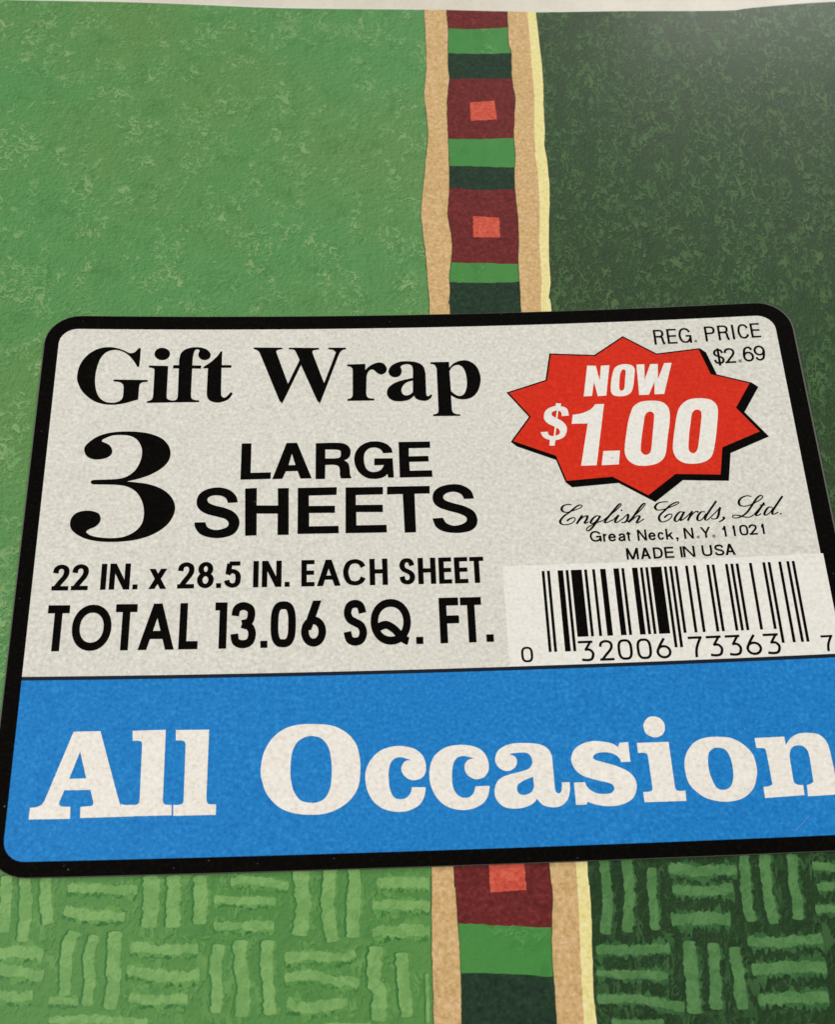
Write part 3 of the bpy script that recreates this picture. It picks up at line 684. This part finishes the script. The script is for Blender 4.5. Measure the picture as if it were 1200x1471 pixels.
def glyph(ch, x0, x1, yb, yt, wv, wh):
    """Strokes of one character fitted to its box; wv/wh: stem and bar weight."""
    key = ch; H = yt - yb; H *= XH.get(ch[0], 1); out = []
    if ch == '.': return [[rect(x0, yb, x1, yb + (x1 - x0) * 1.08)]]
    if ch == ',': return [[[(x0, yb + wh * 1.15), (x0, yb), (x0 + wv * .55, yb), (x0 + wv * .1, yb - wh * 1.3), (x0 + wv * .7, yb - wh * 1.2), (x0 + wv * 1.3, yb), (x0 + wv * 1.3, yb + wh * 1.15)]]]
    X = lambda u: x0 + wv / 2 + u * (x1 - x0 - wv)
    Y = lambda v: yb + wh / 2 + v * (H - wh)
    for it in FONT[key]:
        k = it[0]
        if k == 'V': out.append([rect(X(it[1]) - wv / 2, yb, X(it[1]) + wv / 2, yb + H)])
        elif k == 'B': out.append([rect(X(it[2]) - wv / 2 * (it[2] == 0), Y(it[1]) - wh / 2, X(it[3]) + wv / 2 * (it[3] >= .9), Y(it[1]) + wh / 2)])
        elif k == 'D':
            _, u0, v0, u1, v1 = it; s = wv * 1.12 / 2
            fx = lambda v: yb + v * H
            k2 = lambda u: x0 + s + u * (x1 - x0 - 2 * s)
            out.append([[(k2(u0) - s, fx(v0)), (k2(u0) + s, fx(v0)), (k2(u1) + s, fx(v1)), (k2(u1) - s, fx(v1))]])
        else:
            pts = [(X(u), Y(v)) for u, v in it[1]]
            if len(it) > 2:
                (ax, ay), (bx, by) = pts[-2:]; l = math.hypot(bx - ax, by - ay); e = wh / 2
                pts.append((bx + (bx - ax) / l * e, by + (by - ay) / l * e))
                if len(it[1]) > 8 and key == 'U': pts.insert(0, (pts[0][0], pts[0][1] + e))
            ws = []
            for i in range(len(pts)):
                a = pts[max(i - 1, 0)]; b = pts[min(i + 1, len(pts) - 1)]; dx, dy = abs(b[0] - a[0]), abs(b[1] - a[1]); l = (dx * dx + dy * dy) or 1
                ws.append((wv * dy * dy + wh * dx * dx) / l)
            out += strip(pts, ws)
    return out
def sans(key, wv, wh, sub={}, only=None, skip=''):
    g = []
    for ch, x0, x1, yb, yt in SANS_LINES[key]:
        if ch in skip or (only and ch not in only): continue
        g += glyph(sub.get(ch, ch), x0 / 100, x1 / 100, yb / 100, yt / 100, wv, wh)
    return g
def traced(key): return [[closed(parse(c)) for c in g] for g in OUTLINES[key]]

# ================================================================ the setting: a pale table
TABLE_Z = -2.6
tv = [(-350, -330), (440, -330), (440, 420), (-350, 420)]
table = mesh_obj('table_top', [(x * MM, y * MM, z * MM) for z in (TABLE_Z, TABLE_Z - 20) for x, y in tv],
                 [[0, 1, 2, 3], [7, 6, 5, 4]] + [[(i + 1) % 4, i, i + 4, (i + 1) % 4 + 4] for i in range(4)], M['table'])
table['kind'] = 'structure'; table['label'] = 'pale cream table top under the folded gift wrap'

# ================================================================ the folded gift wrap
W = -CARD                                       # level of the wrap's printed face
LEFT, RIGHT, BOTTOM = -62.0, 150.0, -150.0
wrap = empty('gift_wrap', (.045, -.04, TABLE_Z * MM), 'folded green gift wrap paper with a painted striped ribbon, under the black bordered card', 'gift wrap')
top_pts = [(LEFT, 58.4)] + open_curve([q[:2] for q in parse(WRAP_TOP)], 3) + [(RIGHT, 54.9)]
slab('folded_sheets', [(LEFT - .2, BOTTOM), (RIGHT + .2, BOTTOM), (RIGHT + .2, top_pts[-1][1] + .25)] + [(x, y + .12 + .16 * max(0, rnd(x, 0, .06) + .3)) for x, y in top_pts[::-1]] + [(LEFT - .2, 58.4)],
     W - .02, 2, M['sheet'], wrap, TABLE_Z)
EDGE = {}
for n, s in RIBBON_EDGES.items():
    a, b = s.split('|')
    up_, lo_ = [[q[:2] for q in parse(t)] for t in (a, b)]
    hid = [(up_[-1][0] + (lo_[0][0] - up_[-1][0]) * t, up_[-1][1] + (lo_[0][1] - up_[-1][1]) * t) for t in (.25, .5, .75)]
    d = (lo_[-1][0] - lo_[-2][0]) * .2
    tail = [(lo_[-1][0] + d * i + .35 * sin(i * 1.9 + lo_[-1][0]), lo_[-1][1] - 6.5 * i) for i in range(1, 11)]
    pts = up_ + hid + lo_ + [q for q in tail if q[1] > BOTTOM + 1]
    c = open_curve(pts, 6)
    c = [(x + .05 * rnd(x + 9 * i, y, 1.7) + .04 * rnd(x, y, 4.1), y) for i, (x, y) in enumerate(c)]
    EDGE[n] = c + [(c[-1][0], BOTTOM)]
def at_y(n, y):
    e = EDGE[n]
    for a, b in zip(e, e[1:]):
        if a[1] >= y >= b[1]: return a[0] + (b[0] - a[0]) * (a[1] - y) / ((a[1] - b[1]) or 1)
    return e[0][0] if y > e[0][1] else e[-1][0]
def top_y(x):
    for a, b in zip(top_pts, top_pts[1:]):
        if a[0] <= x <= b[0]: return a[1] + (b[1] - a[1]) * (x - a[0]) / ((b[0] - a[0]) or 1)
    return top_pts[-1][1]
def trimmed(n):
    """Edge line cut at the top of the paper."""
    e = [q for q in EDGE[n] if q[1] < top_y(q[0])]
    x = at_y(n, top_y(e[0][0]) - .001)
    return [(x, top_y(x))] + e
def between(a, b):
    A, B = trimmed(a), trimmed(b)
    return A + B[::-1]
mid = trimmed('tanL0')
cut = mid[0][0]
sheet('light_green_field', [[[q for q in top_pts if q[0] < cut] + [(x + .6, y) for x, y in mid] + [(LEFT, BOTTOM)]]], W, M['lightfield'], wrap, 5)
mid = trimmed('yel1'); cut = mid[0][0]
sheet('dark_green_field', [[[(x - .6, y) for x, y in mid][::-1] + [q for q in top_pts if q[0] > cut] + [(RIGHT, BOTTOM)]]], W, M['darkfield'], wrap, 5)
sheet('tan_band', [[between('tanL0', 'tanL1')]], W + .03, M['tan'], wrap)
sheet('tan_band', [[between('tanR0', 'yel0')]], W + .03, M['tan'], wrap)
sheet('yellow_stripe', [[between('yel0', 'yel1')]], W + .03, M['yellow'], wrap)
# ribbon blocks from the top edge downwards
ROWS = [[(x, y + .10 * rnd(x, y, 1.3) + .07 * rnd(x, y, 3.1)) for x, y in open_curve([q[:2] for q in parse(r)], 9)] for r in RIBBON_ROWS]
hidden = []                                     # rows under the card and past the frame follow the same rhythm
def flat_row(y): return [(at_y('tanL1', y), y), ((at_y('tanL1', y) + at_y('tanR0', y)) / 2, y + .15), (at_y('tanR0', y), y - .1)]
seq = [('maroon_block', 'maroon')] + [('green_block', 'green'), ('deep_green_block', 'dkgreen'), ('maroon_block', 'maroon')] * 2 + [('green_block', 'green'), ('deep_green_block', 'dkgreen')]
rows = [None] + ROWS[:8]
ys = [1.8, -9.5, -13.6, -17.6, -29, -33, -37, -48, -52, -56.5]
rows += [flat_row(y) for y in [1.8, -9.6, -13.6, -17.8, -29.2, -33.2, -37.4, -48.8, -52.8, -57.2]] + ROWS[8:]
seq += [('maroon_block', 'maroon'), ('green_block', 'green'), ('deep_green_block', 'dkgreen')] * 3 + [('maroon_block', 'maroon'), ('green_block', 'green')]
y = -80.0 - 4.6
cyc = [('deep_green_block', 'dkgreen'), ('maroon_block', 'maroon'), ('green_block', 'green')]
i = 0
while y > BOTTOM + 6:
    rows.append(flat_row(y)); seq.append(cyc[i % 3]); y -= (12.2, 4.6, 4.4)[i % 3]; i += 1
rows.append(flat_row(BOTTOM + .3)); seq.append(cyc[i % 3])
def block(r0, r1):
    y0a = r0[0][1] if r0 else top_y(at_y('tanL1', 57)); y0b = r0[-1][1] if r0 else top_y(at_y('tanR0', 57))
    lo = [q for q in EDGE['tanL1'] if y0a > q[1] > r1[0][1]]; hi = [q for q in EDGE['tanR0'] if y0b > q[1] > r1[-1][1]]
    fit = lambda r: [(at_y('tanL1', r[0][1]), r[0][1])] + [q for q in r[1:-1] if at_y('tanL1', q[1]) + .2 < q[0] < at_y('tanR0', q[1]) - .2] + [(at_y('tanR0', r[-1][1]), r[-1][1])]
    top = fit(r0) if r0 else [(at_y('tanL1', 57), y0a), (at_y('tanR0', 57), y0b)]
    return top + hi + fit(r1)[::-1] + lo[::-1]
for (nm, mt), r0, r1 in zip(seq, rows, rows[1:]):
    sheet(nm, [[block(r0, r1)]], W + .03, M[mt], wrap)
for n, w, d in (('tanL1', .09, .04), ('tanR0', .11, -.05), ('tanL0', .08, -.03), ('yel1', .10, .04)):
    e = trimmed(n)
    sheet('dark_seam', strip([(x + d, y) for x, y in e], [w * (.35 + .8 * max(0, rnd(x * 3, y, .5) + .45)) for x, y in e]), W + .05, M['dline'], wrap)
for s in RIBBON_SQUARES:
    sq = [q[:2] for q in parse(s)]; sq = [(a[0] + (c[0] - a[0]) * t / 14, a[1] + (c[1] - a[1]) * t / 14) for a, c in zip(sq, sq[1:] + sq[:1]) for t in range(14)]
    sheet('salmon_square', [[[(x + .09 * rnd(x, y, 2.6), y + .09 * rnd(y, x, 2.9)) for x, y in sq]]], W + .06, M['salmon'], wrap)

sheet('light_weave_ground', [[[(LEFT, -66.5)] + [(at_y('tanL0', -66.5) - .1, -66.5)] + [(x - .1, y) for x, y in EDGE['tanL0'] if y < -66.5] + [(LEFT, BOTTOM)]]], W + .012, M['lweave'], wrap, 5)
sheet('dark_weave_ground', [[[(RIGHT, -66.5)] + [(at_y('yel1', -66.5) + .1, -66.5)] + [(x + .1, y) for x, y in EDGE['yel1'] if y < -66.5] + [(RIGHT, BOTTOM)]]], W + .012, M['dweave'], wrap, 5)
# painted basket-weave brush marks on the lower part of the paper
random.seed(4)
marks = [([q[:2] for q in parse(s)], w / 100) for s, w in BRUSH_STROKES]
def weave_cell(cx, cy, vert):
    for k in (-1, 0, 1):
        L = random.uniform(4.0, 4.6); d = 2.0 * k + random.uniform(-.2, .2)
        p = [(-L, random.uniform(-.3, .3)), (0, random.uniform(-.35, .35)), (L, random.uniform(-.3, .3))]
        marks.append(([(cx + d + b, cy + a) if vert else (cx + a, cy + d * 1.35 + b) for a, b in p], random.uniform(1.3, 1.75)))
for j in range(0, 8):                            # the weave goes on outside the picture
    for i in range(-6, 16):
        cx, cy = 2.5 + i * 10.2, -68.3 - j * 10.6
        if -5 < cx < 96 and cy > -87: continue
        x0, x1 = at_y('tanL0', cy), at_y('yel1', cy)
        if x0 - 5.4 < cx < x1 + 5.4 or cx < LEFT + 7 or cx > RIGHT - 7: continue
        weave_cell(cx, cy, (i + j) % 2 == 0)
def brush(pts, w, seed, feather, grow, taper=.55, fine=6.1):
    c = open_curve(pts, 34); n = len(c); L = []; R = []
    for i, p in enumerate(c):
        a = c[max(i - 1, 0)]; b = c[min(i + 1, n - 1)]; dx, dy = b[0] - a[0], b[1] - a[1]; l = math.hypot(dx, dy) or 1
        t = i / (n - 1); e = min(1, (min(t, 1 - t) / .07 + taper)) 
        h = w / 2 * e * grow
        for side, out in ((1, L), (-1, R)):
            k = h * max(.15, 1 + feather * rnd(p[0] * 1.3 + seed, p[1] * 1.3 + side * 7, .7) + feather * .9 * rnd(p[0] + side * 3, p[1] + seed, 2.3) + feather * .8 * rnd(p[0] + side * 5, p[1] - seed, fine))
            out.append((p[0] - side * dy / l * k, p[1] + side * dx / l * k))
    return L + R[::-1]
for i, (pts, w) in enumerate(marks):
    light = pts[1][0] < at_y('tanL0', pts[1][1])
    x0, x1 = at_y('tanL0', pts[1][1]) - .12, at_y('yel1', pts[1][1]) + .12
    clip = (lambda q: (min(q[0], x0), q[1])) if light else (lambda q: (max(q[0], x1), q[1]))
    V, F, I_ = [], [], []
    upright = abs(pts[-1][1] - pts[0][1]) > abs(pts[-1][0] - pts[0][0])
    layers = ((1.15, .55, (.06, 0), .025), (1.08, .22, (-.14, .08), .04), (.95, .24, (0, 0), .055)) if upright else ((1.2, .4, (-.05, -.2), .025), (1.4, .85, (.05, -.05), .04), (.95, .42, (0, .05), .055))
    for li, (gr, fe, sh, z) in enumerate(layers):
        o = [clip((x + sh[0], y + sh[1])) for x, y in brush(pts, w, i * 3.1 + (0 if upright and li else li), fe, gr, fine=2.6 if upright else 5.2)]
        v, t = fill([[o]], 2.0)
        F += [[k + len(V) for k in up(v, f)] for f in t]; I_ += [li] * len(t)
        V += [(x * MM, y * MM, (bow(x) + W + z + .0001 * (i % 60)) * MM) for x, y in v]
    k = 'l' if light else 'd'
    mesh_obj('brush_mark', V, F, [M[k + 'halo'], M[k + 'line'], M[k + 'mark']] if upright else [M[k + 'line'], M[k + 'halo'], M[k + 'mark']], wrap, I_)

# ================================================================ the printed card
card = empty('product_card', (.046, -.033, -CARD * MM), 'white and blue printed card with black rounded border lying on the green gift wrap', 'label card')
OX0, OX1, OY0, OY1 = -1.74, 94.15, -68.52, 2.0
slab('card_stock', rrect(OX0 - .13, OY0 - .05, OX1 + .22, OY1 + .06, 4.4), -.03, CARD - .035, M['core'], card)
inner = rrect(0, PANEL_BOTTOM, LABEL_W, 0, 2.3)
sheet('black_border', [[rrect(OX0, OY0, OX1, OY1, 4.3), inner]], 0, M['black'], card)
white = [q for q in inner if q[1] > DIVIDER_Y] ; 
white = [(LABEL_W, DIVIDER_Y)] + [q for q in inner if q[1] > -20] + [(0, DIVIDER_Y)]
sheet('white_field', [[white]], 0, M['white'], card)
sheet('divider_line', [[rect(0, DIVIDER_Y - .22, LABEL_W, DIVIDER_Y + .20)]], .02, M['navy'], card)
blue = [(0, DIVIDER_Y)] + [q for q in inner if q[1] < -55] + [(LABEL_W, DIVIDER_Y)]
sheet('blue_band', [[blue]], 0, M['blue'], card)
INK = .03
sheet('title_lettering', traced('title'), INK, M['black'], card)
sheet('large_numeral', traced('numeral'), INK, M['black'], card)
sheet('large_lettering', traced('large'), INK, M['black'], card)
sheet('sheets_lettering', traced('sheets'), INK, M['black'], card)
sheet('sheet_size_lettering', sans('size', .62, .54), INK, M['black'], card)
sheet('total_area_lettering', sans('total', .86, .98, {'1': '1d', '6': '6d'}), INK, M['black'], card)
# star burst with drop shadow
star = closed(parse(OUTLINES['star'][0][0]))
cx, cy = sum(p[0] for p in star) / len(star), sum(p[1] for p in star) / len(star)
def grow(p, d):
    n = len(p); s = 1 if area2(p) > 0 else -1; out = []
    for i in range(n):
        a, b, c = p[i - 1], p[i], p[(i + 1) % n]
        def nrm(u, v):
            dx, dy = v[0] - u[0], v[1] - u[1]; l = math.hypot(dx, dy); return (s * dy / l, -s * dx / l)
        n1, n2 = nrm(a, b), nrm(b, c); k = 1 + n1[0] * n2[0] + n1[1] * n2[1]
        out.append((b[0] + d * (n1[0] + n2[0]) / max(k, .35), b[1] + d * (n1[1] + n2[1]) / max(k, .35)))
    return out
big = grow(star, .2); SX, SY = .72, -.68
far = [(x + SX, y + SY) for x, y in big]
shadow = [[big], [far]] + [[[big[i - 1], big[i], far[i], far[i - 1]]] for i in range(len(big))]
burst = sheet('star_burst', [[star]], .045, M['red'], card)
sheet('star_shadow', shadow, INK, M['black'], card)
sheet('now_lettering', traced('now'), .06, M['panel'], card)
sheet('price_lettering', traced('price'), .06, M['panel'], card)
sheet('regular_price_lettering', sans('reg', .29, .25, skip='.'), INK, M['black'], card)
sheet('old_price_lettering', sans('was', .29, .26, skip='.'), INK, M['black'], card)
# company name in a copperplate hand
g = []
for s in SCRIPT_STROKES:
    c = open_curve([q[:2] for q in parse(s)], 8); ws = []
    for i in range(len(c)):
        a = c[max(i - 1, 0)]; b = c[min(i + 1, len(c) - 1)]; dx, dy = b[0] - a[0], b[1] - a[1]; l = math.hypot(dx, dy) or 1
        ws.append(.125 + .17 * max(0, -dy / l) ** 1.5)
    g += strip(c, ws)
for d in SCRIPT_DOTS:
    x, y, _ = parse(d)[0]; g.append(disc(x, y, .11))
sheet('script_lettering', g, INK, M['black'], card)
sheet('city_lettering', sans('city', .235, .215, skip='.'), INK, M['black'], card)
for key in ('reg', 'was', 'city'): sheet('faded_full_stop', sans(key, .2, .2, only='.'), INK, M['faint'], card)
sheet('origin_lettering', sans('made', .25, .23), INK, M['black'], card)
# bar code
sheet('barcode_patch', [[[(54.44, DIVIDER_Y + .22), (92.28, DIVIDER_Y + .22), (92.28, -34.2), (54.44, -34.2)]]], .02, M['panel'], card)
LC = ['0001101', '0011001', '0010011', '0111101', '0100011', '0110001', '0101111', '0111011', '0110111', '0001011']
code = '032006733637'
bits = '101' + ''.join(LC[int(c)] for c in code[:6]) + '01010' + ''.join(''.join('10'[int(b)] for b in LC[int(c)]) for c in code[6:]) + '101'
X0, MODULE = 59.02, 29.74 / 95
bars = []; i = 0
while i < 95:
    if bits[i] == '1':
        j = i
        while j < 95 and bits[j] == '1': j += 1
        long = i < 10 or i > 84 or 44 < i < 50
        bars.append([rect(X0 + i * MODULE - .01, -45.1 if long else -43.38, X0 + j * MODULE + .01, -35.0)]); i = j
    i += 1
sheet('barcode_bars', bars, .04, M['black'], card)
sub = {'3': '3o', '6': '6o'}
sheet('barcode_digits', sans('digits', .30, .29, sub) + sans('system', .26, .25) + sans('check', .28, .26, sub), .04, M['black'], card)
sheet('occasion_lettering', traced('occasion'), INK, M['cream'], card)

# worn specks and a fine scratch on the print
random.seed(9)
def scuff(x, y, r, lift=.07):
    n = 9; a0 = random.uniform(0, 6)
    return sheet('scuff', [[[(x + r * random.uniform(.5, 1.2) * cos(a0 + 2 * pi * i / n) * 1.3, y + r * random.uniform(.5, 1.1) * sin(a0 + 2 * pi * i / n)) for i in range(n)]]], lift, M['worn'], card)
for x, y, r in SCUFFS: scuff(x, y, r)
sheet('scratch', strip(open_curve(SCRATCH, 6), .035), .07, M['blue_worn'], card)
